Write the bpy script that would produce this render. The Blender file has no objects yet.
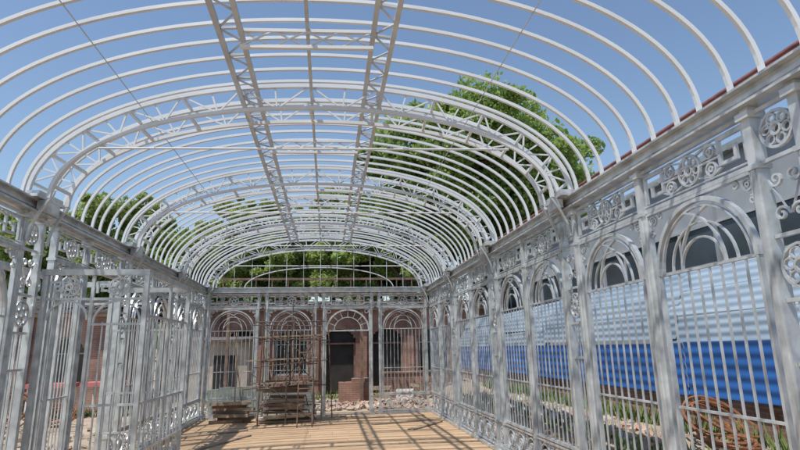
import bpy, math, random
import numpy as np
from mathutils import Vector, Matrix
random.seed(7); rng=np.random.default_rng(7)
scene=bpy.context.scene; COL=scene.collection
scene.view_settings.view_transform='Standard'; scene.view_settings.look='None'; scene.view_settings.exposure=0

# ---------------------------------------------------------------- materials
def newmat(name):
    m=bpy.data.materials.new(name); m.use_nodes=True
    return m,m.node_tree.nodes,m.node_tree.links,m.node_tree.nodes['Principled BSDF']
def mat(name,c1,c2=None,rough=.6,metal=0,scale=6,detail=6,bump=0,bscale=40,contrast=(.35,.65)):
    m,n,l,b=newmat(name)
    b.inputs['Roughness'].default_value=rough; b.inputs['Metallic'].default_value=metal
    c2=c2 or tuple(x*.7 for x in c1)
    g=n.new('ShaderNodeNewGeometry')
    t=n.new('ShaderNodeTexNoise'); t.inputs['Scale'].default_value=scale; t.inputs['Detail'].default_value=detail
    l.new(g.outputs['Position'],t.inputs['Vector'])
    r=n.new('ShaderNodeValToRGB'); r.color_ramp.elements[0].position=contrast[0]; r.color_ramp.elements[1].position=contrast[1]
    r.color_ramp.elements[0].color=(*c2,1); r.color_ramp.elements[1].color=(*c1,1)
    l.new(t.outputs['Fac'],r.inputs['Fac']); l.new(r.outputs['Color'],b.inputs['Base Color'])
    if bump:
        t2=n.new('ShaderNodeTexNoise'); t2.inputs['Scale'].default_value=bscale; t2.inputs['Detail'].default_value=5
        l.new(g.outputs['Position'],t2.inputs['Vector'])
        bp=n.new('ShaderNodeBump'); bp.inputs['Strength'].default_value=bump; bp.inputs['Distance'].default_value=.02
        l.new(t2.outputs['Fac'],bp.inputs['Height']); l.new(bp.outputs['Normal'],b.inputs['Normal'])
    return m
GALV=mat('galvanised_steel',(.60,.63,.64),(.38,.405,.42),rough=.34,metal=.4,scale=7,detail=8,contrast=(.34,.64))
GALVD=mat('galvanised_lattice',(.52,.56,.60),(.40,.44,.48),rough=.55,metal=0,scale=5,contrast=(.3,.7))
GALVR=mat('galvanised_roof_tube',(.64,.675,.70),(.54,.575,.60),rough=.6,metal=0,scale=1.6,detail=2,contrast=(.25,.75))
RUST=mat('rusty_steel',(.28,.115,.05),(.14,.06,.035),rough=.85,scale=14,bump=.3)
SCAF=mat('scaffold_tube_old',(.15,.12,.10),(.10,.06,.045),rough=.8,scale=8,bump=.2)
WOOD=mat('weathered_timber',(.38,.29,.20),(.22,.165,.12),rough=.85,scale=7,bump=.3)
WOODD=mat('dark_old_timber',(.22,.14,.10),(.12,.08,.06),rough=.85,scale=5,bump=.3)
BLUE=mat('blue_sheet_metal',(.025,.12,.38),(.02,.09,.29),rough=.5,scale=1.5)
PALE=mat('pale_blue_sheet_metal',(.29,.37,.45),(.17,.235,.31),rough=.55,scale=.8,contrast=(.35,.65))
GREENM=mat('pale_green_board',(.40,.45,.40),(.30,.34,.31),rough=.7,scale=3)
REDP=mat('faded_red_paint',(.32,.13,.12),(.20,.08,.08),rough=.7,scale=10)
REDC=mat('faded_red_cloth',(.52,.18,.17),(.38,.12,.12),rough=.8,scale=4)
WHITE=mat('white_paint_chalky',(.72,.71,.67),(.55,.53,.50),rough=.7,scale=4)
GREYP=mat('grey_metal_frame',(.38,.39,.40),(.28,.29,.30),rough=.6,scale=4)
PLAST=mat('grey_render',(.31,.335,.36),(.21,.235,.255),rough=.9,scale=.8,bump=.2)
PALEW=mat('pale_lime_plaster',(.50,.44,.37),(.30,.255,.21),rough=.9,scale=1.3,detail=9,bump=.2)
GLASSD=mat('dark_window_glass',(.03,.035,.04),(.015,.018,.02),rough=.12,scale=1)
GLASSG=mat('grey_strip_glass',(.06,.075,.09),(.04,.05,.06),rough=.15,scale=1)
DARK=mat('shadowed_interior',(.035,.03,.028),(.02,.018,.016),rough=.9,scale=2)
CONC=mat('concrete',(.42,.40,.37),(.30,.28,.26),rough=.9,scale=3,bump=.3)
TILE=mat('grey_roof_tile',(.15,.13,.12),(.08,.07,.065),rough=.85,scale=3,bump=.4,bscale=20)
BARK=mat('bark',(.12,.09,.065),(.06,.045,.035),rough=.95,scale=9,bump=.6,bscale=18)
DIRT=mat('dry_dirt',(.42,.34,.25),(.26,.205,.15),rough=.95,scale=.9,detail=10,bump=.6,bscale=9)
RUB=mat('brick_rubble',(.40,.24,.17),(.43,.38,.32),rough=.95,scale=5,bump=.4)
GRASS=mat('weed_green',(.15,.21,.055),(.08,.12,.03),rough=.8,scale=3)
PURL=mat('thin_purlin',(.50,.53,.55),(.40,.43,.45),rough=.7,scale=5)

def brickmat(name,c1,c2,mortar,s=1.0):
    m,n,l,b=newmat(name); b.inputs['Roughness'].default_value=.9
    g=n.new('ShaderNodeNewGeometry'); sp=n.new('ShaderNodeSeparateXYZ'); l.new(g.outputs['Position'],sp.inputs[0])
    ad=n.new('ShaderNodeMath'); l.new(sp.outputs['X'],ad.inputs[0]); l.new(sp.outputs['Y'],ad.inputs[1])
    cb=n.new('ShaderNodeCombineXYZ'); l.new(ad.outputs[0],cb.inputs['X']); l.new(sp.outputs['Z'],cb.inputs['Y'])
    t=n.new('ShaderNodeTexBrick'); t.inputs['Scale'].default_value=1*s
    t.inputs['Brick Width'].default_value=.25; t.inputs['Row Height'].default_value=.07; t.inputs['Mortar Size'].default_value=.008
    t.inputs['Color1'].default_value=(*c1,1); t.inputs['Color2'].default_value=(*c2,1); t.inputs['Mortar'].default_value=(*mortar,1)
    l.new(cb.outputs[0],t.inputs['Vector'])
    no=n.new('ShaderNodeTexNoise'); no.inputs['Scale'].default_value=1.1; no.inputs['Detail'].default_value=9; l.new(g.outputs['Position'],no.inputs['Vector'])
    mx=n.new('ShaderNodeMixRGB'); mx.blend_type='MULTIPLY'; mx.inputs['Fac'].default_value=.8
    l.new(t.outputs['Color'],mx.inputs[1])
    rr=n.new('ShaderNodeValToRGB'); rr.color_ramp.elements[0].position=.38; rr.color_ramp.elements[0].color=(.40,.40,.42,1); rr.color_ramp.elements[1].position=.62
    l.new(no.outputs['Fac'],rr.inputs['Fac']); l.new(rr.outputs['Color'],mx.inputs[2]); l.new(mx.outputs[0],b.inputs['Base Color'])
    return m
BRICK=brickmat('old_brick',(.38,.18,.115),(.30,.145,.10),(.33,.28,.24))
BRICKG=brickmat('red_brown_brick',(.36,.19,.135),(.29,.16,.12),(.34,.30,.26))

def leafmat(name,c1,c2):
    m,n,l,b=newmat(name)
    g=n.new('ShaderNodeNewGeometry')
    t=n.new('ShaderNodeTexNoise'); t.inputs['Scale'].default_value=.7; t.inputs['Detail'].default_value=4; l.new(g.outputs['Position'],t.inputs['Vector'])
    ad=n.new('ShaderNodeMath'); ad.operation='MULTIPLY_ADD'; l.new(g.outputs['Random Per Island'],ad.inputs[0]); ad.inputs[1].default_value=.35; l.new(t.outputs['Fac'],ad.inputs[2])
    r=n.new('ShaderNodeValToRGB'); r.color_ramp.elements[0].position=.4; r.color_ramp.elements[1].position=.9
    r.color_ramp.elements[0].color=(*c2,1); r.color_ramp.elements[1].color=(*c1,1)
    l.new(ad.outputs[0],r.inputs['Fac']); l.new(r.outputs['Color'],b.inputs['Base Color']); b.inputs['Roughness'].default_value=.5
    tr=n.new('ShaderNodeBsdfTranslucent'); l.new(r.outputs['Color'],tr.inputs['Color'])
    mx=n.new('ShaderNodeMixShader'); mx.inputs[0].default_value=.5
    l.new(b.outputs[0],mx.inputs[1]); l.new(tr.outputs[0],mx.inputs[2]); l.new(mx.outputs[0],n['Material Output'].inputs['Surface'])
    return m
LEAF=leafmat('foliage',(.34,.46,.13),(.15,.25,.065))
LEAF2=leafmat('foliage_yellowish',(.42,.50,.16),(.20,.28,.08))

def floormat():
    m,n,l,b=newmat('plank_floor'); b.inputs['Roughness'].default_value=.85
    g=n.new('ShaderNodeNewGeometry')
    t=n.new('ShaderNodeTexNoise'); t.inputs['Scale'].default_value=.9; t.inputs['Detail'].default_value=12; t.inputs['Roughness'].default_value=.75
    l.new(g.outputs['Position'],t.inputs['Vector'])
    mp=n.new('ShaderNodeMapping'); mp.inputs['Scale'].default_value=(3,40,3); l.new(g.outputs['Position'],mp.inputs['Vector'])
    t2=n.new('ShaderNodeTexNoise'); t2.inputs['Scale'].default_value=1; t2.inputs['Detail'].default_value=5; l.new(mp.outputs[0],t2.inputs['Vector'])
    r=n.new('ShaderNodeValToRGB'); e=r.color_ramp.elements; e[0].position=.3; e[0].color=(.31,.205,.12,1); e[1].position=.75; e[1].color=(.52,.365,.225,1)
    sm=n.new('ShaderNodeMath'); sm.operation='MULTIPLY_ADD'; l.new(g.outputs['Random Per Island'],sm.inputs[0]); sm.inputs[1].default_value=.14
    sm2=n.new('ShaderNodeMath'); sm2.operation='MULTIPLY_ADD'; l.new(t2.outputs['Fac'],sm2.inputs[0]); sm2.inputs[1].default_value=.16
    l.new(t.outputs['Fac'],sm2.inputs[2])
    sub=n.new('ShaderNodeMath'); sub.operation='SUBTRACT'; l.new(sm2.outputs[0],sub.inputs[0]); sub.inputs[1].default_value=.10
    l.new(sub.outputs[0],sm.inputs[2]); l.new(sm.outputs[0],r.inputs['Fac']); l.new(r.outputs['Color'],b.inputs['Base Color'])
    bp=n.new('ShaderNodeBump'); bp.inputs['Strength'].default_value=.3; bp.inputs['Distance'].default_value=.01; l.new(t2.outputs['Fac'],bp.inputs['Height']); l.new(bp.outputs[0],b.inputs['Normal'])
    return m
FLOORM=floormat()

# ---------------------------------------------------------------- mesh builder
class MB:
    def __init__(s): s.v=[]; s.f=[]
    def box(s,c,sz,rot=None):
        i=len(s.v); R=rot or Matrix.Identity(3)
        for dx in(-.5,.5):
            for dy in(-.5,.5):
                for dz in(-.5,.5):
                    p=Vector(c)+R@Vector((dx*sz[0],dy*sz[1],dz*sz[2])); s.v.append(tuple(p))
        s.f+=[(i,i+1,i+3,i+2),(i+4,i+6,i+7,i+5),(i,i+4,i+5,i+1),(i+2,i+3,i+7,i+6),(i,i+2,i+6,i+4),(i+1,i+5,i+7,i+3)]
        return s
    def strip(s,pts,w,t,y=0,closed=False):
        n=len(pts); i0=len(s.v)
        for k in range(n):
            p=pts[k]
            a=pts[(k-1)%n] if (closed or k>0) else None
            b=pts[(k+1)%n] if (closed or k<n-1) else None
            d1=None if a is None else (p[0]-a[0],p[1]-a[1]); d2=None if b is None else (b[0]-p[0],b[1]-p[1])
            def nz(d):
                L=math.hypot(*d) or 1; return (d[0]/L,d[1]/L)
            if d1 is None: d1=d2
            if d2 is None: d2=d1
            d1=nz(d1); d2=nz(d2); tx,tz=nz((d1[0]+d2[0],d1[1]+d2[1]))
            c=max(.6,tx*d1[0]+tz*d1[1]); nx,nn=-tz/c,tx/c
            for sg in(-.5,.5):
                for dg in(-.5,.5):
                    s.v.append((p[0]+nx*w*sg,y+dg*t,p[1]+nn*w*sg))
        m=n if closed else n-1
        for k in range(m):
            a=i0+4*k; b=i0+4*((k+1)%n)
            s.f+=[(a,b,b+1,a+1),(a+2,a+3,b+3,b+2),(a,a+2,b+2,b),(a+1,b+1,b+3,a+3)]
        if not closed:
            a=i0; s.f.append((a,a+1,a+3,a+2)); a=i0+4*(n-1); s.f.append((a,a+2,a+3,a+1))
        return s
    def circ(s,cx,cz,r,w,t,y=0,n=16): return s.strip([(cx+r*math.cos(2*math.pi*k/n),cz+r*math.sin(2*math.pi*k/n)) for k in range(n)],w,t,y,True)
    def tube(s,p0,p1,r0,r1=None,n=6,cap=True):
        r1=r0 if r1 is None else r1
        p0=Vector(p0);p1=Vector(p1); d=(p1-p0)
        if d.length<1e-6: return s
        d.normalize(); a=d.orthogonal().normalized(); b=d.cross(a); i=len(s.v)
        for p,r in((p0,r0),(p1,r1)):
            for k in range(n):
                an=2*math.pi*k/n; s.v.append(tuple(p+a*r*math.cos(an)+b*r*math.sin(an)))
        for k in range(n):
            j=(k+1)%n; s.f.append((i+k,i+j,i+n+j,i+n+k))
        if cap: s.f.append(tuple(range(i+n-1,i-1,-1))); s.f.append(tuple(range(i+n,i+2*n)))
        return s
    def quad(s,a,b,c,d):
        i=len(s.v); s.v+=[a,b,c,d]; s.f.append((i,i+1,i+2,i+3)); return s
    def mesh(s,name,m):
        me=bpy.data.meshes.new(name); me.from_pydata(s.v,[],s.f); me.materials.append(m); me.update(); return me

ROOTLOC={}
def thing(name,loc,label,cat,mesh=None,group=None):
    o=bpy.data.objects.new(name,mesh); o.location=loc; COL.objects.link(o)
    if mesh is None: o.empty_display_size=.3
    o['label']=label; o['category']=cat
    if group: o['group']=group
    ROOTLOC[o.name]=Vector(loc); return o
def part(name,mesh,parent,loc=(0,0,0),rot=0,label=None):
    o=bpy.data.objects.new(name,mesh); COL.objects.link(o); o.parent=parent
    o.location=Vector(loc)-ROOTLOC[parent.name]; o.rotation_euler=(0,0,rot)
    ROOTLOC[o.name]=Vector(loc)
    if label: o['label']=label
    return o
def structure(name,mesh):
    o=bpy.data.objects.new(name,mesh); COL.objects.link(o); o['kind']='structure'; return o

XL,XR=-3.32,2.87; CX=(XL+XR)/2; HW=(XR-XL)/2; EAVE=3.5; YE=15.05; PH=.19
TY=[2.85,5.9,8.95,12.0]
skew=lambda Y: -math.radians(4.0)*min(1.05,max(0,(YE-Y)/(YE-5.9)))   # frames stand slightly out of square
TYL=[2.85]+[t-2*HW*math.tan(skew(t)) for t in TY[1:]]
# ---------------------------------------------------------------- ground and floor
g=MB(); g.quad((-500,-500,-.12),(500,-500,-.12),(500,500,-.12),(-500,500,-.12))
structure('ground',g.mesh('ground',DIRT))
fl=MB(); y=-3.0
while y<YE-.1:
    w=.27+random.random()*.05; xx=XL-.15+random.uniform(-.02,.02); xe=XR+.15
    cuts=[xx]+sorted(random.uniform(XL+.6,XR-.6) for _ in range(2))+[xe]
    for a,b in zip(cuts[:-1],cuts[1:]):
        fl.box(((a+b)/2,y+w/2,-.03+random.uniform(-.004,.004)),(b-a-.006,w-.007,.05),Matrix.Rotation(random.uniform(-.002,.002),3,'Z'))
    y+=w
y=6.2
while y<9.5:
    fl.box((-4.2,y+.12,-.032+random.uniform(-.003,.003)),(1.45,.237,.05)); y+=.24
structure('floor',fl.mesh('floor',FLOORM))
sb=MB(); sb.box((CX,6,-.09),(HW*2+.4,18.3,.055)); structure('floor_subbase',sb.mesh('floor_subbase',DIRT))
for (x,yy,L,a) in((-2.1,11.0,2.2,1.1),(1.9,13.2,1.8,.3),(2.2,12.4,1.4,.9),(-2.6,9.7,1.6,1.4),(1.5,14.2,2.0,.05),(-2.4,12.4,1.5,.5),(.9,14.4,1.2,-.3)):
    o=thing('loose_board',(x,yy,.012),'loose sawn board lying on the plank floor','board',MB().box((0,0,0),(L,.14,.024)).mesh('loose_board',WOOD),group='loose boards on the floor'); o.rotation_euler=(0,0,a)
m=MB(); nx,ny=10,60; rr=np.random.default_rng(3).random((nx+1,ny+1))
for i in range(nx+1):
    for j in range(ny+1):
        x=3.15+2.7*i/nx; t=min(1,max(0,(x-3.3)/1.5)); m.v.append((x,-1+30*j/ny,-.13+.50*t*t*(3-2*t)+(.09*rr[i,j] if 0<i else 0)))
for i in range(nx):
    for j in range(ny):
        a=i*(ny+1)+j; m.f.append((a,a+ny+1,a+ny+2,a+1))
structure('earth_bank',m.mesh('earth_bank',DIRT))

# ---------------------------------------------------------------- ornament meshes
def spiral(cx,cz,r0,r1,a0,turns,n=14,sg=1):
    return [(cx+(r0+(r1-r0)*k/n)*math.cos(a0+sg*turns*2*math.pi*k/n),cz+(r0+(r1-r0)*k/n)*math.sin(a0+sg*turns*2*math.pi*k/n)) for k in range(n+1)]
def sscroll(m,cx,cz,d,r,w=.014,t=.02,flip=1,vert=False):
    A=[(x,z) for x,z in spiral(-d,0,r*.2,r,0,1.25,sg=flip)]
    B=[(-x,-z) for x,z in reversed(A)]
    P=A+B
    if vert: P=[(z,x) for x,z in P]
    m.strip([(cx+x,cz+z) for x,z in P],w,t)
def rosette(m,cx,cz,r,t=.024):
    m.circ(cx,cz,r,.018,t); m.circ(cx,cz,r*.32,.018,t*1.3,n=10)
    for k in range(6):
        a=k*math.pi/3+.2; m.circ(cx+r*.64*math.cos(a),cz+r*.64*math.sin(a),r*.27,.012,t*.8,n=8)
def key(m,x,z,s,sg=1,t=.026):
    P=[(0,0),(0,1),(1,1),(1,.22),(.38,.22),(.38,.62),(.68,.62)]
    m.strip([(x+sg*p[0]*s,z+p[1]*s) for p in P],.026,t)
FZ0=2.94
def frieze_mesh(W,name):
    m=MB(); z0,z1=FZ0,3.32; c=(z0+z1)/2
    m.box((0,0,z0),(W,.04,.035)); m.box((0,0,z1),(W,.035,.03)); m.box((0,0,z0+.045),(W,.02,.012)); m.box((0,0,z1-.045),(W,.02,.012))
    rosette(m,0,c,.125)
    ks=.25 if W>1.1 else .2
    for sg in(-1,1):
        x0=sg*(W/2-.035); key(m,x0,c-ks/2,ks,-sg)
        xi=W/2-.035-ks; xm=(xi+.14)/2
        if xi-.14>.12:
            for dz in(-.07,.07):
                m.circ(sg*xm,c+dz,.052,.014,.022,n=12); m.circ(sg*xm,c+dz,.02,.012,.022,n=8)
            m.strip([(sg*.13,c),(sg*xm,c),(sg*xi,c)],.016,.02)
            m.strip([(sg*.10,c+.10),(sg*xm,c+.135),(sg*xi,c+.09)],.014,.02); m.strip([(sg*.10,c-.10),(sg*xm,c-.135),(sg*xi,c-.09)],.014,.02)
    return m.mesh(name,GALV)
def arched_mesh(W,name,bars=8,inset=.045):
    m=MB(); z0,z1=.52,FZ0-.035; r=W/2-.04-inset; zt=z1-.03; zs=zt-r
    for sx in(-1,1):
        m.box((sx*(W/2-.015),0,(z0+z1)/2),(.03,.045,z1-z0))
        m.box((sx*r,0,(z0+.036+zs)/2),(.024,.04,zs-z0-.036))
    m.box((0,0,z0+.018),(W-.062,.05,.036)); m.box((0,0,z1),(W-.062,.05,.026))
    def arc(R,cx=0,n=26,clip=None):
        P=[(cx+R*math.cos(math.pi*k/n),zs+R*math.sin(math.pi*k/n)) for k in range(n+1)]
        if clip: P=[p for p in P if math.hypot(p[0],p[1]-zs)<clip]
        return P
    m.strip(arc(r),.036,.042); m.strip(arc(r-.055),.012,.024)
    ri=r-.06
    for cx in(-ri*.5,ri*.5): m.strip(arc(ri,cx,40,ri+.01),.016,.024)
    m.strip(arc(ri*.5,0,14),.015,.022); m.strip(arc(ri*.75,0,18),.013,.02)
    m.box((0,0,zs),(2*r-.04,.028,.02)); m.box((0,0,1.22),(2*r-.04,.026,.018))
    for k in range(1,bars):
        x=-r+2*r*k/bars; m.box((x,.002,(z0+.03+zs)/2),(.014,.014,zs-z0-.05))
    for sx in(-1,1):
        m.circ(sx*(W/2-.08),z1-.07,.042,.014,.02,n=12); m.circ(sx*(W/2-.08),z1-.07,.016,.012,.02,n=8)
        m.strip([(x*sx,z) for x,z in spiral(W/2-.056,z1-.185,.01,.034,0,1.3)],.012,.018)
        m.strip([(x*sx,z) for x,z in spiral(W/2-.19,z1-.047,.008,.030,0,1.3)],.012,.018)
    return m.mesh(name,GALV)
def base_mesh(W,name):
    m=MB(); z0,z1=.09,.49; c=(z0+z1)/2
    m.box((0,0,z0),(W,.04,.04)); m.box((0,0,z1),(W,.04,.03))
    n=max(1,round(W/.4)); s=W/n
    for k in range(n):
        x=-W/2+s*(k+.5)
        m.circ(x,c,.15,.018,.024,n=18); rosette(m,x,c,.075)
        for sg in(-1,1):
            for sz in(-1,1):
                m.strip([(x+sg*(.165+.022*math.cos(a)),c+sz*(.14+.022*math.sin(a))) for a in [i*.7 for i in range(8)]],.011,.02)
        if k<n-1: sscroll(m,x+s/2,c,.09,.05,vert=True)
    return m.mesh(name,GALV)
def pilaster_mesh(name,W=.30):
    m=MB()
    for z in(.09,.5,1.6,2.0,2.42,2.94,3.31): m.box((0,0,z),(W,.03,.026))
    rosette(m,0,2.21,.14,.03); rosette(m,0,.3,.12); rosette(m,0,3.13,.125)
    sscroll(m,-.06,2.68,.12,.055,vert=True); sscroll(m,.075,2.68,.12,.055,vert=True,flip=-1)
    for x in(-.07,.0,.07):
        m.box((x,0,1.8),(.014,.016,.38)); m.box((x,0,1.05),(.014,.016,1.08))
    return m.mesh(name,GALV)
def post_mesh(name,h=3.36,w=.074,d=.09):
    m=MB(); m.box((0,0,h/2),(d,w,h)); m.box((0,0,.06),(d+.07,w+.07,.12)); m.box((0,0,.145),(d+.03,w+.03,.05))
    m.box((0,0,FZ0-.02),(d+.03,w+.02,.035)); m.box((0,0,.5),(d+.02,w+.02,.05)); m.box((0,0,h-.06),(d+.05,w+.04,.05))
    for s in(-1,1): m.box((s*(d/2+.004),0,1.75),(.01,w*.4,2.3))
    return m.mesh(name,GALV)
POST=post_mesh('post'); POSTL=post_mesh('post_slim',w=.058,d=.075); PIL=pilaster_mesh('scroll_panel')

house=thing('conservatory_frame',(CX,7.5,0),'bare galvanised steel conservatory frame with arched roof ribs','building')
house.scale=(1,1,.972)
H90=math.pi/2
def rails(name,X,Y0,Y1,gaps=(),outer=1):
    m=MB(); L=Y1-Y0; yc=(Y0+Y1)/2
    m.box((X,yc,3.425),(.10,L,.12)); m.box((X-outer*.012,yc,3.37),(.17,L,.018)); m.box((X-outer*.012,yc,3.495),(.19,L,.018)); m.box((X-outer*.055,yc,3.43),(.012,L,.03))
    me=m.mesh(name,GALV); o=bpy.data.objects.new(name,me); COL.objects.link(o); o.parent=house; o.location=-ROOTLOC[house.name]; ROOTLOC[o.name]=Vector((0,0,0))
    segs=[(Y0,Y1)]
    for a,b in gaps: segs=[(Y0,a),(b,Y1)]
    for a,b in segs: part('sill_rail',MB().box((0,0,0),(.14,b-a,.05)).mesh('sill_rail',GALV),o,(X,(a+b)/2,.025))
    return o
right=rails('side_wall',XR,-.5,YE,outer=1)
left=rails('side_wall',XL,-.5,YE,gaps=[(7.75,9.0)],outer=-1)
CACHE={}
def bay(parent,X,y0,y1,fz=True,ar=True,ba=True):
    W=round(y1-y0,3)
    if W not in CACHE: CACHE[W]=(frieze_mesh(W,'frieze_panel'),arched_mesh(W,'arched_window',9 if W>1.15 else 8),base_mesh(W,'base_panel'))
    A=CACHE[W]; loc=(X,(y0+y1)/2,0)
    if fz: part('frieze_panel',A[0],parent,loc,H90)
    if ar: part('arched_window',A[1],parent,loc,H90)
    if ba: part('base_panel',A[2],parent,loc,H90)
pw=.037
for ty in TY:
    for s in(-1,1): part('post',POST,right,(XR,ty+s*PH,0))
    part('scroll_panel',PIL,right,(XR,ty,0),H90)
for i,ty in enumerate(TY):
    nxt=TY[i+1]-PH if i<3 else YE-.02
    mid=(ty+PH+nxt)/2
    part('post',POST,right,(XR,mid,0)); bay(right,XR,ty+PH+pw,mid-pw); bay(right,XR,mid+pw,nxt-pw)
part('post',POST,right,(XR,1.35,0)); bay(right,XR,1.35+pw,2.66-pw)
pw=.029
def pair(ty,pil=True):
    for s in(-1,1): part('post',POSTL,left,(XL,ty+s*PH,0))
    if pil: part('scroll_panel',PIL,left,(XL,ty,0),H90)
pair(TYL[0]); pair(TYL[1])
part('post',POSTL,left,(XL,4.5,0)); bay(left,XL,3.04+pw,4.5-pw); bay(left,XL,4.5+pw,TYL[1]-PH-pw)
t2=TYL[2]; pair(t2)
part('post',POSTL,left,(XL,6.86,0)); part('post',POSTL,left,(XL,7.75,0))
bay(left,XL,6.86+pw,7.75-pw); bay(left,XL,7.75+pw,t2-PH-pw,ar=False,ba=False)
t3=TYL[3]; pair(t3)
md_=(t2+PH+t3-PH)/2; part('post',POSTL,left,(XL,md_,0)); bay(left,XL,t2+PH+pw,md_-pw); bay(left,XL,md_+pw,t3-PH-pw)
md_=(t3+PH+YE)/2; part('post',POSTL,left,(XL,md_,0)); bay(left,XL,t3+PH+pw,md_-pw); bay(left,XL,md_+pw,YE-.06)
# projecting inner porch frame
PX0,PX1,PY0,PY1,PHT=XL+.06,-2.13,6.62,8.55,2.72
porch=part('porch_frame',MB().box(((PX0+PX1)/2,PY0,PHT),(PX1-PX0+.06,.06,.07)).mesh('porch_frame',GALV),house,(0,0,0))
sq=MB().box((0,0,PHT/2-.02),(.055,.055,PHT-.035)).box((0,0,.05),(.12,.12,.1)).mesh('porch_post',GALV)
thin=MB().box((0,0,PHT/2-.02),(.035,.035,PHT-.035)).mesh('porch_post_thin',GALV)
for yy in(PY0,PY1): part('porch_post',sq,porch,(PX1,yy,0)); part('porch_post',sq,porch,(PX0+.02,yy,0))
part('porch_post',thin,porch,(-2.72,PY0,0)); part('porch_post',thin,porch,(PX0+.14,PY0+.05,0)); part('porch_post',thin,porch,(PX1,7.6,0))
part('porch_beam',MB().box(((PX0+PX1)/2,PY1,PHT),(PX1-PX0+.06,.06,.07)).mesh('porch_beam',GALV),porch)
part('porch_beam',MB().box((PX1,(PY0+PY1)/2,PHT+.001),(.06,PY1-PY0-.06,.07)).mesh('porch_beam',GALV),porch)
pf=MB(); pf.box(((PX0+PX1)/2,0,PHT-.32),(PX1-PX0-.06,.03,.03))
for x0,x1 in((PX0+.05,-2.74),(-2.70,PX1-.03)):
    c_=(x0+x1)/2; W=x1-x0; r=W/2-.015
    pf.strip([(c_+r*math.cos(math.pi*k/14),PHT-.345-r+r*math.sin(math.pi*k/14)) for k in range(15)],.022,.026)
    rosette(pf,c_,PHT-.175,.11)
    key(pf,x0+.03,PHT-.25,.13)
part('porch_head',pf.mesh('porch_head',GALV),porch,(0,PY0,0))
for gx0,gx1,yy in((-2.70,PX1-.03,PY0),(PX0+.05,PX1-.03,PY1)):
    gm=MB(); nb=6 if yy==PY0 else 11
    for z in(.08,.62,1.18,2.1): gm.box(((gx0+gx1)/2,0,z),(gx1-gx0,.03,.026))
    for k in range(nb): gm.box((gx0+.02+(gx1-gx0-.04)*k/(nb-1),0,1.1),(.014,.016,2.05))
    rosette(gm,(gx0+gx1)/2,.34,.14)
    part('porch_gate',gm.mesh('porch_gate',GALV),porch,(0,yy,0))
gm=MB(); L=PY1-PY0-.06
for z in(.08,.62,1.18,2.2): gm.box((0,0,z),(L,.03,.03))
for k in range(1,12): gm.box((-L/2+L*k/12,0,1.14),(.014,.016,2.1))
for k in range(4): rosette(gm,-L/2+L*(k+.5)/4,.34,.15)
part('porch_grille',gm.mesh('porch_grille',GALV),porch,(PX1,(PY0+PY1)/2,0),H90)
XW=-4.75
outw=part('outer_screen',MB().box((XW,7.9,3.1),(.08,5.0,.10)).box((XW,7.9,2.72),(.05,5.0,.04)).mesh('outer_screen',GALV),house,(0,0,0))
PO=MB().box((0,0,1.52),(.055,.055,3.04)).mesh('screen_post',GALV)
for yy in(5.6,6.7,7.8,9.0,10.3): part('screen_post',PO,outw,(XW,yy,0))
om=MB()
for k in range(9): rosette(om,k*.5,2.91,.12)
part('screen_scrolls',om.mesh('screen_scrolls',GALV),outw,(XW,5.9,0),H90)
for x in(-4.75,-4.05): part('screen_post',PO,outw,(x+.002,10.9,0))
part('screen_beam',MB().box((-4.05,10.9,3.1),(1.4,.08,.10)).box((-4.05,10.9,2.72),(1.4,.05,.04)).mesh('screen_beam',GALV),outw)

# end wall
m=MB(); m.box((CX,YE,3.425),(HW*2-.1,.1,.12)); m.box((CX,YE-.02,3.37),(HW*2-.1,.16,.018)); m.box((CX,YE-.02,3.492),(HW*2-.1,.18,.018))
endw=bpy.data.objects.new('end_wall',m.mesh('end_wall',GALV)); COL.objects.link(endw); endw.parent=house; endw.location=-ROOTLOC[house.name]; ROOTLOC[endw.name]=Vector((0,0,0))
NB=4; bw=(2*HW)/NB
WE=bw-.30; FRE=frieze_mesh(bw-.07,'frieze_panel_e'); ARE=arched_mesh(WE,'arched_window_e',11,.02); BAE=base_mesh(WE,'base_panel_e')
md=MB(); r=WE/2-.02; zs=2.90-r-.02
md.strip([((r-.02)*math.cos(math.pi*k/22),zs+(r-.02)*math.sin(math.pi*k/22)) for k in range(23)],.045,.046)
md.strip([((r*.62)*math.cos(math.pi*k/22),zs+(r*.62)*math.sin(math.pi*k/22)) for k in range(23)],.02,.026)
for sx in(-1,1): md.box((sx*(WE/2-.018),0,1.45),(.036,.05,2.88))
md.box((0,0,zs),(WE-.08,.04,.04)); md.box((0,0,2.91),(WE-.08,.05,.03))
for k in range(1,8):
    an=math.pi*k/8; md.strip([(r*.62*math.cos(an),zs+r*.62*math.sin(an)),((r-.05)*math.cos(an),zs+(r-.05)*math.sin(an))],.014,.02)
for sx in(-1,1): md.circ(sx*(WE/2-.1),2.82,.05,.014,.02,n=12)
DOORA=md.mesh('door_arch',GALV)
for k in range(NB):
    x=XL+bw*k
    if k==0: part('post',POSTL,endw,(x,YE,0),0); part('post',POSTL,endw,(x+.115,YE,0),H90)
    else:
        for s in(-1,1): part('post',POSTL,endw,(x+s*.115,YE,0),H90)
part('post',POSTL,endw,(XR-.115,YE,0),H90)
for k in range(NB):
    xc=XL+bw*(k+.5)
    part('frieze_panel',FRE,endw,(xc,YE,0))
    if k!=2: part('sill_rail',MB().box((0,0,0),(WE,.12,.05)).mesh('sill_rail',GALV),endw,(xc,YE,.025))
    if k==2: part('door_arch',DOORA,endw,(xc,YE,0))
    else:
        part('arched_window',ARE,endw,(xc,YE,0)); part('base_panel',BAE,endw,(xc,YE,0))

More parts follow.
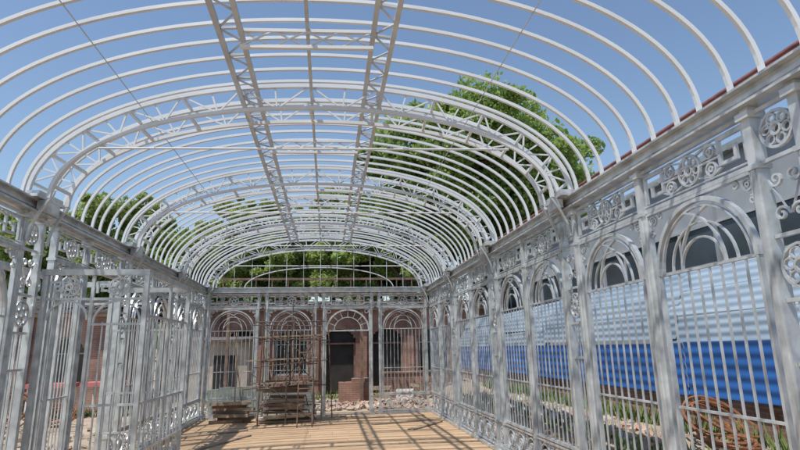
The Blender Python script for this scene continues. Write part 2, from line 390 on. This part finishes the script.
# ---------------------------------------------------------------- roof
PW=2.12
def ell(aw,bh,n=48,z0=EAVE,p=PW):
    P=[]
    for k in range(n+1):
        t=math.pi*k/n; c_,s_=math.cos(t),math.sin(t)
        P.append((aw*math.copysign(abs(c_)**(2/p),c_),z0+bh*abs(s_)**(2/p)))
    return P
AO,BO=HW,1.44
cy=lambda Y: Y-HW*math.tan(skew(Y))
RIB=MB().strip(ell(AO,BO,56),.034,.030).mesh('roof_rib',GALVR)
NR=10; sp=3.05/NR; ys=[]
for k in range(-6,42):
    yy=2.85+k*sp
    if yy<1.0 or yy>YE-.15: continue
    if k%NR==0 and k>0: continue
    ys.append(yy)
for yy in ys: part('roof_rib',RIB,house,(CX,cy(yy)+random.uniform(-.015,.015),random.uniform(-.008,.008)),skew(yy)+random.uniform(-.004,.004))
def truss_mesh():
    m=MB(); up=ell(AO,BO,56); lo=ell(AO-.24,BO-.30,56)
    for yy in(-PH,PH):
        m.strip(up,.05,.042,yy); m.strip(lo,.042,.038,yy)
    up2=ell(AO,BO,26); lo2=ell(AO-.24,BO-.30,26)
    for yy in(-PH,PH):
        m.strip([up2[k] if k%2 else lo2[k] for k in range(1,26)],.018,.018,yy)
        for k in range(2,25,2): m.strip([up2[k],lo2[k]],.018,.016,yy)
    for k in range(1,26,2):
        for P in(up2,lo2): m.box((P[k][0],0,P[k][1]),(.03,2*PH-.05,.03))
    zt=4.10; q,bb=AO-.24,BO-.30; xt=q*(1-((zt-EAVE)/bb)**PW)**(1/PW)-.12
    m.tube((-xt,-PH-.03,zt),(xt,-PH-.03,zt),.014,n=8)
    return m.mesh('roof_truss',GALVR)
TR=truss_mesh()
def capmesh(sx):
    m=MB(); x=0
    m.box((x,0,3.52),(.26,.56,.035)); m.box((x-sx*.02,0,3.56),(.2,.48,.05)); m.box((x-sx*.10,0,3.44),(.08,.3,.11))
    for yy in(-PH,PH):
        m.strip([(x-sx*.02,3.02),(x-sx*.05,3.18),(x-sx*.12,3.34),(x-sx*.22,3.5)],.025,.03,yy)
    return m.mesh('truss_cap',GALV)
CAPS={s:capmesh(s) for s in(-1,1)}
for ty in TY[1:]+[YE]:
    t=part('roof_truss',TR,house,(CX,cy(ty),0),skew(ty))
    for s in(-1,1):
        o=part('truss_cap',CAPS[s],t,(0,0,0)); o.location=(s*(HW-.04),0,0)
zb=lambda x: EAVE+BO*(1-(abs(x)/AO)**PW)**(1/PW)
def beamobj(x0,z0,tilt,name):
    m=MB(); Y0,Y1=.8,YE; w=.20
    R=Matrix.Rotation(tilt,3,'Y'); L=Y1-Y0; yc=(Y0+Y1)/2-7.5
    o1=R@Vector((w/2,0,0))
    for s in(-1,1): m.box((o1.x*s,yc,o1.z*s),(.05,L,.055),R)
    n=int(L/.24)
    for k in range(n):
        ya=Y0-7.5+L*k/n; yb=Y0-7.5+L*(k+1)/n; s=1 if k%2 else -1
        m.tube((o1.x*s,ya,o1.z*s),(-o1.x*s,yb,-o1.z*s),.012,n=5)
        if k%2==0: m.box((0,ya,0),(w-.06,.026,.026),R)
    part(name,m.mesh(name,GALVD),house,(x0,7.5,z0))
BS=.74
beamobj(CX-BS,zb(BS)-.06,-.12,'lattice_beam'); beamobj(CX+BS,zb(BS)-.06,.12,'lattice_beam')
part('ridge_beam',MB().box((0,0,0),(.034,YE-.8,.045)).mesh('ridge_beam',PURL),house,(CX,(YE+.8)/2,EAVE+BO-.06))
for sx in(-1,1):
    part('tie_rod',MB().tube((0,-7,0),(0,7.2,0),.006,n=5).mesh('tie_rod',GALVD),house,(CX+sx*1.95,7.8,zb(1.95)-.03))
cp=MB()
for z in(0,-.18): cp.box((0,0,z),(2*BS-.2,.04,.034))
for k in range(4):
    x0=-.64+.32*k; cp.strip([(x0,0),(x0+.32,-.18)],.016,.014,.005); cp.strip([(x0+.32,0),(x0,-.18)],.016,.014,-.01)
CP=cp.mesh('cross_brace',GALVR)
for yy in(4.68,7.5,10.5,13.5): part('cross_brace',CP,house,(CX,yy,zb(.3)-.07),skew(yy))
gm=MB(); q=AO-.24
for k in range(2,23,2):
    x=-q+2*q*k/24; zt=EAVE+(BO-.30)*(1-(abs(x)/q)**PW)**(1/PW)
    gm.box((x,.2,(3.5+zt)/2),(.012,.012,zt-3.5))
gm.strip(ell(AO-1.0,.62,30),.025,.025,.2); gm.box((0,.2,3.53),(2*q,.03,.03))
part('gable_grille',gm.mesh('gable_grille',GALVR),house,(CX,YE,0))
m=MB(); L=YE+.5; yc=(YE-.5)/2
m.box((XR+.22,yc,3.56),(.22,L,.014)); m.box((XR+.33,yc,3.65),(.014,L,.18)); m.box((XR+.325,yc,3.747),(.05,L,.018))
for k in range(22): m.box((XR+.2,k*.7-.2,3.535),(.28,.03,.04))
part('gutter',m.mesh('gutter',GALV),house,(0,0,0))
m=MB(); m.box((XR+.37,yc,3.785),(.04,L,.045)); m.box((XR+.37,yc,3.82),(.08,L,.014)); part('fascia_board',m.mesh('fascia_board',REDP),house,(0,0,0))

# ---------------------------------------------------------------- scaffold tower inside
sx0,sx1,sy0,sy1=-1.62,-.32,13.5,14.4
scx,scy=(sx0+sx1)/2,(sy0+sy1)/2
sc=thing('scaffold_tower',(scx,scy,0),'rusty tube scaffold tower with plank decks and a ladder','scaffold')
m=MB(); hh=[2.5,2.9,2.35,3.0,2.6,2.8]; q=0
for x in(sx0,scx,sx1):
    for yy in(sy0,sy1):
        h=hh[q]; q+=1; l_=(x-scx,yy-scy)
        m.tube((l_[0],l_[1],0),(l_[0]+random.uniform(-.08,.08),l_[1]+random.uniform(-.05,.05),h),.015,n=8); m.box((l_[0],l_[1],.006),(.12,.12,.012))
for z in(.3,.85,1.4,1.95,2.35):
    for yy in(sy0,sy1): m.tube((sx0-.35*random.random()-.05-scx,yy-scy+.03,z+random.uniform(-.08,.08)),(sx1+.05+.35*random.random()-scx,yy-scy+.03,z+random.uniform(-.08,.08)),.013)
    for x in(sx0,scx,sx1): m.tube((x-scx+.03,sy0-scy-.12,z+.04),(x-scx+.03,sy1-scy+.12,z+.04),.013)
part('tube_frame',m.mesh('tube_frame',SCAF),sc,sc.location)
for z0,z1,yy,xa,xb in((.3,1.4,sy0,sx0,scx),(.85,1.95,sy0,scx,sx1),(.3,1.9,sy1,sx0,sx1),(1.4,2.4,sy0,sx1,sx0),(1.2,.1,sy0,sx0-.2,sx1),(2.3,.9,sy1,sx0,sx1)):
    part('diagonal_brace',MB().tube((xa-scx,-.04,z0),(xb-scx,-.04,z1),.011).mesh('diagonal_brace',SCAF),sc,(scx,yy,0))
for z in(.93,1.48,2.03):
    for k in range(3):
        m=MB(); m.box((0,0,0),(1.3+random.uniform(-.3,.4),.2,.03),Matrix.Rotation(random.uniform(-.1,.1),3,'Z')@Matrix.Rotation(random.uniform(-.03,.03),3,'Y')); part('deck_plank',m.mesh('deck_plank',WOODD if k else WOOD),sc,(scx+random.uniform(-.15,.15),sy0+.14+k*.28,z+.02))
m=MB()
for x in(-.17,.17): m.tube((x,0,0),(x,.6,2.2),.014,n=8)
for k in range(1,8): m.tube((-.17,.6*k/8,2.2*k/8),(.17,.6*k/8,2.2*k/8),.011)
part('ladder',m.mesh('ladder',WOODD),sc,(-.5,12.9,0))
for k in range(18):
    m=MB(); m.box((0,0,0),(.8+random.random()*.5,.18,.045),Matrix.Rotation(random.uniform(-.25,.25),3,'Z'))
    thing('timber_plank',(-1.0+random.uniform(-.12,.12),13.95+random.uniform(-.2,.2),.03+.046*k),'weathered plank in a loose stack under the scaffold','plank',m.mesh('timber_plank',(WOOD,WOODD,WHITE,WOOD)[k%4]),group='planks stacked under the scaffold')
for k in range(10):
    m=MB(); L=1.3+random.random()*1.1
    m.tube((0,0,0),(random.uniform(-.5,.5),.3,L),.014)
    thing('timber_pole',(-2.3+k*.27,14.4+random.uniform(-.2,.1),0.0),'rough dark timber pole leaning by the scaffold','pole',m.mesh('timber_pole',WOODD if k%2 else WOOD),group='poles leaning by the scaffold')
for k in range(7):
    m=MB(); m.box((0,0,0),(.8+random.random()*.3,.12,.07),Matrix.Rotation(random.uniform(-.3,.3),3,'Z'))
    thing('timber_block',(-2.3+random.uniform(-.1,.1),14.1+random.uniform(-.25,.25),.035+.072*k),'sawn timber length stacked by the scaffold','timber',m.mesh('timber_block',WOODD if k%2 else WOOD),group='timber stacked by the scaffold')
for k in range(4):
    m=MB(); w_=.28+.1*random.random()
    for j in range(3): m.box((-w_+j*w_,(.01 if j%2 else 0),.42),(w_-.01,.015,.7+.2*random.random()))
    o=thing('pale_board',(-2.9+k*.65,16.6+.4*random.random(),-.12),'pale grey green board propped upright on dirt','board',m.mesh('pale_board',GREENM),group='pale boards behind the frame'); o.rotation_euler=(.2,random.uniform(-.08,.08),random.uniform(-.4,.4))

# ---------------------------------------------------------------- right side: hoarding
hx=5.6
fence=thing('construction_fence',(hx,12,-.12),'blue corrugated metal site fence with pale blue sheets above','fence')
def corr(L,H,amp,pitch):
    m=MB(); n=int(H/pitch*8)
    for k in range(n+1):
        s=H*k/n; d=amp*(.5-.5*math.cos(2*math.pi*s/pitch)); m.v+=[(d,0,s),(d,L,s)]
    for k in range(n): m.f.append((2*k,2*k+2,2*k+3,2*k+1))
    return m
for k in range(10):
    y0=-1+k*3.0
    m=corr(2.99,.80,.014,.16); o=part('blue_panel',m.mesh('blue_panel',BLUE),fence,(hx+random.uniform(-.015,.015),y0,.90+random.uniform(-.015,.015)))
for k in range(6):
    y0=-2+k*5.2
    for j,(dx,z,H,tl) in enumerate(((.05,1.73,.42,.22),(.16,2.11,.44,.40),(.34,2.50,.46,.55))):
        m=corr(5.45,H,.014,.13); o=part('pale_panel',m.mesh('pale_panel',PALE),fence,(hx+dx+(k%2)*.03,y0+random.uniform(-.3,.1),z+random.uniform(-.03,.03)))
        o.rotation_euler=(random.uniform(-.012,.012),tl+random.uniform(-.1,.1),random.uniform(-.010,.010))
m=MB()
for k in range(13): m.box((.14,-13+k*2.5,.85),(.06,.06,1.7))
for z in(1.1,1.7): m.box((.09,2,z),(.04,30,.05))
part('support_frame',m.mesh('support_frame',RUST),fence,(hx,12,-.12))
m=MB(); m.box((0,0,.46),(.26,31,.92)); m.box((0,0,.95),(.32,31,.06))
thing('low_brick_wall',(hx+.26,12,-.12),'low old brick wall under the blue site fence','wall',m.mesh('low_brick_wall',BRICKG))
bx=8.6
gb=thing('rendered_building',(bx+3,14,-.12),'plain grey building with dark strip glazing behind a site fence','building')
m=MB(); m.box((bx+3,14,2.8),(6,34,5.8)); m.box((bx+3,14,5.76),(6.4,34.5,.14))
for k in range(14): m.box((bx-.04,-2+k*2.5,2.9),(.1,.09,5.4))
part('wall',m.mesh('wall',PLAST),gb,(0,0,0))
for k in range(13):
    yy=-.75+k*2.5
    w=part('window',MB().box((0,0,0),(.04,2.3,.85)).mesh('window',GLASSG),gb,(bx-.02,yy,3.85))
    fm=MB()
    for s in(-1,1): fm.box((-.03,0,s*.45),(.07,2.34,.06))
    fm.box((-.03,0,0),(.05,.05,.84))
    part('frame',fm.mesh('frame',GREYP),w,(bx-.02,yy,3.85))

def coil(name,loc,R,n,tilt,seed,rad=.014):
    random.seed(seed); m=MB()
    for k in range(n):
        r=R*random.uniform(.75,1.06); M=Matrix.Rotation(tilt+random.uniform(-.35,.35),3,'X')@Matrix.Rotation(random.uniform(-.35,.35),3,'Y'); off=Vector((random.uniform(-.15,.15),random.uniform(-.15,.15),R*abs(math.sin(tilt))+.05+random.uniform(0,.06)))
        st=random.randint(0,25); ln=random.randint(12,24)
        P=[off+M@Vector((r*math.cos(2*math.pi*j/26),r*math.sin(2*math.pi*j/26),0)) for j in range(st,st+ln)]
        for j in range(ln-1): m.tube(P[j],P[j+1],rad,n=5,cap=j in(0,ln-2))
    return thing(name,loc,'bundle of curved rusty steel bars lying on rubble','steel bars',m.mesh(name,RUST),group='bundles of rusty curved steel bars')
coil('steel_bars',(5.0,6.7,.38),.40,7,.7,3,.018); coil('steel_bars',(4.8,6.2,.36),.32,4,.4,4,.018)
coil('steel_bars',(-8.0,15.5,-.1),.5,12,.9,8,.02); coil('steel_bars',(-7.0,15.8,-.1),.4,9,.5,9,.02)
random.seed(21)
def rubble(cx,cy_,rx,ry,n,h,base=-.12,m_=RUB,size=(.22,.11,.06)):
    m=MB()
    for k in range(n):
        an=random.uniform(0,6.283); q=math.sqrt(random.random()); x=cx+rx*q*math.cos(an); yy=cy_+ry*q*math.sin(an); z=base+.03+h*(1-q)*random.random()
        s=random.uniform(.4,1.1)
        R=Matrix.Rotation(random.uniform(0,6),3,'Z')@Matrix.Rotation(random.uniform(-.6,.6),3,'X')@Matrix.Rotation(random.uniform(-.6,.6),3,'Y')
        m.box((x,yy,z),(size[0]*s,size[1]*s,size[2]*s),R)
    o=bpy.data.objects.new('rubble',m.mesh('rubble',m_)); COL.objects.link(o); o['kind']='stuff'; o['label']='heap of broken bricks and rubble on dry dirt'; o['category']='rubble'
rubble(4.9,7.5,.6,5,160,.12,base=.33); rubble(4.8,11,.7,5,180,.12,base=.33,m_=CONC)
rubble(.9,17.8,1.6,.8,200,.25); rubble(-1.5,18,2.5,.8,200,.25,m_=CONC); rubble(2.3,17.8,1.6,.8,200,.25); rubble(-7,13,3,2,120,.15)
def weeds(areas,name='weeds'):
    m=MB()
    for cx,cy_,rx,ry,n,h,zb_ in areas:
        for k in range(n):
            x=cx+random.uniform(-rx,rx); yy=cy_+random.uniform(-ry,ry); an=random.uniform(0,6.28); l_=h*random.uniform(.4,1); dx,dy=math.cos(an),math.sin(an); w=.012+.02*random.random()
            i=len(m.v); m.v+=[(x-dy*w,yy+dx*w,zb_),(x+dy*w,yy-dx*w,zb_),(x+dx*l_*.4,yy+dy*l_*.4,zb_+l_)]; m.f.append((i,i+1,i+2))
    o=bpy.data.objects.new(name,m.mesh(name,GRASS)); COL.objects.link(o); o['kind']='stuff'; o['label']='rough green weeds growing in dirt'; o['category']='weeds'
weeds([(5.3,9,.2,9,2500,.4,.36),(4.6,11,.8,5,900,.25,.3),(-9,18.3,4,.6,1000,.3,-.12),(0,21.5,5,.5,900,.35,-.12)])
for k in range(5):
    m=MB(); m.box((0,0,0),(.1,2.2+random.random(),.05)); o=thing('timber_beam',(3.75+random.uniform(-.05,.15),8.6+random.uniform(-.4,.4),.02+.055*k),'rough timber beam stacked outside the frame','timber',m.mesh('timber_beam',WOOD),group='timber beams outside'); o.rotation_euler=(0,0,random.uniform(-.12,.12))

# ---------------------------------------------------------------- brick buildings
def tiled_roof(parent,x0,x1,y0,yr,z0,zr,y2):
    m=MB(); n=int((x1-x0)/.22)
    for k in range(n):
        x=x0+(x1-x0)*(k+.5)/n
        m.tube((x,y0,z0+.03),(x,yr,zr+.03),.05,n=6)
    m.quad((x0,y0,z0),(x1,y0,z0),(x1,yr,zr),(x0,yr,zr)); m.quad((x0,yr,zr),(x1,yr,zr),(x1,y2,z0),(x0,y2,z0))
    m.quad((x0,y0,z0-.1),(x1,y0,z0-.1),(x1,y0,z0),(x0,y0,z0)); m.quad((x0,y2,z0-.1),(x1,y2,z0-.1),(x1,y0,z0-.1),(x0,y0,z0-.1))
    m.quad((x0,y0,z0-.1),(x0,yr,zr),(x0,y2,z0-.1),(x0,y2,z0-.1+1e-4)); m.quad((x1,y0,z0-.1),(x1,yr,zr),(x1,y2,z0-.1),(x1,y2,z0-.1+1e-4))
    rf=part('roof',m.mesh('roof',TILE),parent,(0,0,0))
    part('ridge_cap',MB().box(((x0+x1)/2,yr,zr+.05),(x1-x0+.1,.2,.14)).mesh('ridge_cap',TILE),rf,(0,0,0)); return rf
def brick_house(x0,x1,y0,depth,eave,ridge,bays,label,bm,owr=.5,zs=1.75,doors=(),plast=(),sill=.9):
    h=thing('brick_house',((x0+x1)/2,y0+depth/2,-.12),label,'house')
    bwid=(x1-x0)/bays; m=MB(); ow=bwid*owr; pl=MB()
    for k in range(bays+1):
        x=x0+bwid*k; w=bwid-ow; e=0<k<bays
        m.box((x if e else (x0+w/4 if k==0 else x1-w/4),y0,eave/2-.06),((w if e else w/2),.3,eave+.12))
        m.box((x,y0-.19,eave/2-.06),(.3,.09,eave+.1))
    for k in range(bays):
        xc=x0+bwid*(k+.5)
        if k not in doors: (pl if k in plast else m).box((xc,y0,(sill-.12)/2),(ow,.28,sill+.12))
        ns=14
        for j in range(ns):
            xa=xc-ow/2+ow*(j+.5)/ns; u=(xa-xc)/(ow/2); zz=zs+(ow/2)*math.sqrt(max(0,1-u*u))*.9
            (pl if k in plast else m).box((xa,y0,(zz+eave)/2),(ow/ns,.28,eave-zz))
    m.box(((x0+x1)/2,y0+depth,eave/2-.06),(x1-x0,.28,eave+.12))
    for x in(x0+.14,x1-.14): m.box((x,y0+depth/2,eave/2-.06),(.28,depth-.3,eave+.12))
    part('wall',m.mesh('wall',bm),h,(0,0,0))
    pl.box(((x0+x1)/2,y0-.2,eave-.08),(x1-x0+.1,.18,.14))
    part('plaster_band',pl.mesh('plaster_band',PALEW),h,(0,0,0))
    top=zs+ow/2*.9
    for k in range(bays):
        xc=x0+bwid*(k+.5); dz=0 if k in doors else sill
        hgt=top-dz+.1; cz=dz+hgt/2-.05
        if k in doors:
            d_=part('shade_panel',MB().box((0,0,0),(ow+.02,.02,hgt)).mesh('shade_panel',DARK),h,(xc,y0+.13,cz))  # flat near-black sheet; its colour stands in for the shade inside the arch
            f=MB()
            for s in(-1,1): f.box((s*(ow/2-.04),0,zs/2),(.08,.07,zs))
            f.box((0,0,zs),(ow-.01,.06,.07)); part('frame',f.mesh('frame',WOODD),d_,(xc,y0+.04,0))
            continue
        wv=part('window',MB().box((0,0,0),(ow+.02,.02,hgt)).mesh('window',GLASSD),h,(xc,y0+.1,cz))
        f=MB(); r=ow/2-.03; s0=sill+.03
        f.strip([(r*math.cos(math.pi*j/14),zs+r*.9*math.sin(math.pi*j/14)) for j in range(15)],.05,.06)
        for s in(-1,1): f.box((s*r,0,(s0+zs)/2),(.05,.06,zs-s0))
        f.box((0,0,zs),(2*r,.05,.04)); f.box((0,0,s0),(2*r+.1,.1,.06)); f.box((0,0,(s0+zs)/2),(.04,.05,zs-s0))
        part('frame',f.mesh('frame',GREYP),wv,(xc,y0+.03,0))
    tiled_roof(h,x0-.3,x1+.3,y0-.6,y0+depth/2,eave+.05,ridge,y0+depth+.6)
    return h
brick_house(-6.6,7.6,23.4,5,3.5,3.85,7,'old single storey red brown brick house with large dark arches',BRICK,owr=.68,zs=1.95,doors=(1,3,4,6),plast=(0,),sill=.7)
brick_house(-19.5,-7.4,19.5,5,3.1,3.7,5,'red brown brick house with dark windows and grey tiled roof',BRICKG,owr=.5,zs=1.75,sill=.75)
sh=thing('yard_shed',(-3.9,20.6,-.12),'small pale plastered yard shed with a dark doorway','shed')
part('wall',MB().box((0,0,1.1),(2.2,1.4,2.2)).mesh('wall',PALEW),sh,sh.location)
part('roof',MB().box((0,-.05,2.27),(2.5,1.8,.09),Matrix.Rotation(.08,3,'X')).mesh('roof',TILE),sh,sh.location)
part('shade_panel',MB().box((.35,-.705,.85),(.8,.03,1.7)).mesh('shade_panel',DARK),sh,sh.location)  # doorway is a dark sheet, interior shade painted as colour
thing('yard_wall',(3.6,20.8,-.12),'low weathered brick yard wall across the dirt yard','wall',MB().box((0,0,.45),(3.2,.22,.9)).box((0,0,.93),(3.3,.3,.06)).mesh('yard_wall',BRICK))
thing('brick_stack',(1.0,19.6,-.12),'neat stack of loose orange bricks on dirt','bricks',MB().box((0,0,.35),(1.2,.6,.7)).box((.2,.02,.76),(.7,.5,.12)).mesh('brick_stack',BRICK))
pg=thing('timber_pergola',(0,19.2,-.12),'weathered brown timber pergola frame behind the steel end wall','pergola')
for x in(-3.4,-1.2,1.2,3.4): part('post',MB().box((0,0,2.0),(.10,.10,4.0)).mesh('post_p',WOODD),pg,(x,19.2,-.12))
for yy,zz in((19.0,3.62),(19.4,3.62),(19.0,4.16)): part('beam',MB().box((0,0,0),(7.6,.05,.07)).mesh('beam',WOODD),pg,(0,yy,zz))
for k in range(25): part('rafter',MB().box((0,0,0),(.045,1.1,.06),Matrix.Rotation(random.uniform(-.06,.06),3,'Z')).mesh('rafter',WOODD),pg,(-3.5+k*.29,19.2,3.70+random.uniform(0,.02)))
for k in range(14): part('baluster',MB().box((0,0,0),(.035,.035,.46)).mesh('baluster',WOODD),pg,(-3.6+k*.55,19.0,3.93))
for k,(x,yy,s) in enumerate(((-3.6,18.6,.5),(-3.0,18.7,.45),(1.8,18.7,.55),(2.6,18.5,.45),(3.3,18.8,.6))):
    m=MB()
    for zz in(.04,.5,.96):
        for sy in(-1,1): m.box((0,sy*.48*s*1.2,zz*s),(1.2*s,.025,.16*s))
        for sx in(-1,1): m.box((sx*.6*s,0,zz*s),(.025,1.1*s,.16*s))
    for sx in(-1,1):
        for sy in(-1,1): m.box((sx*.55*s,sy*.5*s,.5*s),(.05,.05,s))
    m.box((0,0,.04),(1.1*s,1.0*s,.02))
    o=thing('wooden_crate',(x,yy,-.12),'pale slatted wooden crate standing on bare dirt','crate',m.mesh('wooden_crate',WHITE if k%2 else WOOD),group='crates by the brick house'); o.rotation_euler=(0,0,random.uniform(-.4,.4))

def table(x,y,L):
    tb=thing('work_table',(x,y,-.12),'work table under a faded red cloth on bare ground','table',group='red covered tables by the brick house')
    m=MB(); m.box((0,0,1.0),(L,.8,.03))
    for s in(-1,1): m.box((s*(L/2+.01),0,.95),(.02,.8,.11)); m.box((0,s*.41,.95),(L+.04,.02,.11))
    part('cloth',m.mesh('cloth',REDC),tb,tb.location)
    for sx in(-1,1):
        for sy in(-1,1): part('leg',MB().box((0,0,.49),(.05,.05,.98)).mesh('leg',WHITE),tb,(x+sx*(L/2-.1),y+sy*.35,-.12))
table(-8.1,17.7,1.2); table(-6.7,17.9,1.1)

# ---------------------------------------------------------------- trees
def leafmesh(name,blobs,per,size,m_):
    C=[]
    for (c_,r,q) in blobs:
        n=int(per*q); d=rng.normal(size=(n,3)); d/=np.linalg.norm(d,axis=1)[:,None]
        rad=r*(rng.random(n)**.45)[:,None]; C.append(np.array(c_)+d*rad*np.array([1,1,.72]))
    C=np.vstack(C); n=len(C)
    a_=rng.normal(size=(n,3)); a_/=np.linalg.norm(a_,axis=1)[:,None]; b_=rng.normal(size=(n,3)); b_-=a_*(a_*b_).sum(1)[:,None]; b_/=np.linalg.norm(b_,axis=1)[:,None]
    s=size*rng.uniform(.6,1.3,n)[:,None]
    V=np.stack([C-a_*s,C+b_*s*.5,C+a_*s,C-b_*s*.5],axis=1).reshape(-1,3).astype(np.float32)
    me=bpy.data.meshes.new(name); me.vertices.add(4*n); me.vertices.foreach_set('co',V.ravel())
    me.loops.add(4*n); me.loops.foreach_set('vertex_index',np.arange(4*n,dtype=np.int32))
    me.polygons.add(n); me.polygons.foreach_set('loop_start',np.arange(0,4*n,4,dtype=np.int32)); me.polygons.foreach_set('loop_total',np.full(n,4,dtype=np.int32))
    me.update(calc_edges=True); me.materials.append(m_); return me
def tree(x,y,h,crown_r,crown_h,label,seed,per=220,size=.12,mat_=LEAF,limbs=14,name='broadleaf_tree',tr=.25,qmin=.4,rmul=1):
    random.seed(seed); t=thing(name,(x,y,-.12),label,'tree',group='trees around the site')
    m=MB(); zc=h-crown_h/2
    pts=[Vector((0,0,0))]; nseg=6
    for k in range(1,nseg+1): pts.append(Vector((random.uniform(-.12,.12)*k*.5,random.uniform(-.12,.12)*k*.5,(zc+crown_h*.2)*k/nseg)))
    for k in range(nseg): m.tube(pts[k],pts[k+1],tr*(1-.13*k),tr*(1-.13*(k+1)),n=8,cap=False)
    blobs=[]
    for k in range(limbs):
        s=pts[random.randint(2,nseg)]
        an=random.uniform(0,6.283); el=random.uniform(-1,1); q=random.uniform(qmin,.92); ce=math.sqrt(1-el*el)
        e=Vector((crown_r*q*ce*math.cos(an),crown_r*q*ce*math.sin(an),zc+crown_h/2*q*el))
        mid=(s+e)/2+Vector((0,0,random.uniform(-.1,.25)*crown_r*.3)); m.tube(s,mid,tr*.36,tr*.2,n=6,cap=False); m.tube(mid,e,tr*.2,tr*.06,n=5,cap=False)
        rr=crown_r*random.uniform(.2,.36)*rmul
        blobs.append((tuple(e),rr,1))
        for j in range(4):
            o=Vector((random.uniform(-1,1),random.uniform(-1,1),random.uniform(-.7,.7)))*rr*1.35
            blobs.append((tuple(e+o),rr*random.uniform(.3,.6),.4)); m.tube(e,e+o,tr*.07,tr*.03,n=4,cap=False)
    part('trunk',m.mesh('trunk',BARK),t,t.location); part('crown',leafmesh('crown',blobs,per,size,mat_),t,t.location)
tree(8.3,26,16.0,5.4,11,'large leafy green elm rising behind the frame',11,per=850,size=.15,limbs=70,tr=.4,qmin=.2)
tree(4.2,27.5,13.0,3.8,9,'leafy green tree beside the large elm',12,per=650,size=.14,limbs=40,tr=.3,qmin=.2)
tree(10.0,27.5,13.6,3.2,9,'leafy green tree beside the large elm',16,per=620,size=.15,limbs=36,tr=.3,qmin=.2)
tree(-10.6,27,9.9,2.6,7.6,'leafy tree beyond the brick house',13,per=520,limbs=40,mat_=LEAF2,qmin=.2)
tree(-8.0,28,9.6,2.4,7.4,'leafy tree beyond the brick house',14,per=520,limbs=36,qmin=.2)
tree(-13.8,26,8.6,2.8,6.4,'small bushy tree behind the tiled roof',15,per=520,limbs=40,mat_=LEAF2,qmin=.2)
tree(-17.4,26,8.4,2.8,6.2,'small bushy tree behind the tiled roof',17,per=480,limbs=34,qmin=.2)
for i,(x,hh_) in enumerate(((-6.3,11.0),(-4.3,11.3),(-2.0,11.7),(.2,12.1),(2.4,12.1),(4.9,11.6))):
    tree(x,32+.4*(i%3),hh_,2.4,8.6,'young yellow green tree behind the red brick house',30+i,per=520,limbs=44,mat_=LEAF2,qmin=.2)
bl=[]
for k in range(150):
    x=-90+180*k/149; bl.append(((x+random.uniform(-1,1),62+random.uniform(-3,3),2.5+random.uniform(-1,1.2)),random.uniform(2.2,3.4),1))
o=bpy.data.objects.new('distant_trees',leafmesh('distant_trees',bl,170,.38,LEAF)); COL.objects.link(o); o['kind']='stuff'; o['label']='far belt of green trees on the horizon'; o['category']='trees'

# ---------------------------------------------------------------- light, sky, camera
w=bpy.data.worlds.new('World'); scene.world=w; w.use_nodes=True; nt=w.node_tree
sky=nt.nodes.new('ShaderNodeTexSky'); sky.sky_type='NISHITA'; sky.sun_disc=False
ld=Vector((.39,.30,-1)).normalized(); el=math.asin(-ld.z)
sky.sun_elevation=el; sky.sun_rotation=math.atan2(-ld.x,-ld.y)%(2*math.pi); sky.air_density=1.25; sky.dust_density=.7; sky.ozone_density=2.2
nt.links.new(sky.outputs[0],nt.nodes['Background'].inputs[0]); nt.nodes['Background'].inputs[1].default_value=.15
sl=bpy.data.lights.new('sun','SUN'); sl.energy=5.0; sl.angle=math.radians(.7); sl.color=(1,.95,.88)
so=bpy.data.objects.new('sun',sl); COL.objects.link(so); so.rotation_euler=ld.to_track_quat('-Z','Y').to_euler()
cd=bpy.data.cameras.new('camera'); cd.sensor_width=36; cd.lens=23.85; cd.clip_end=2000; cd.clip_start=.05
co=bpy.data.objects.new('camera',cd); COL.objects.link(co)
M=Matrix.Rotation(math.radians(-7.85),4,'Z')@Matrix.Rotation(math.radians(90+13.1),4,'X')@Matrix.Rotation(math.radians(-1.2),4,'Z')
M.translation=(0,0,1.7); co.matrix_world=M; scene.camera=co
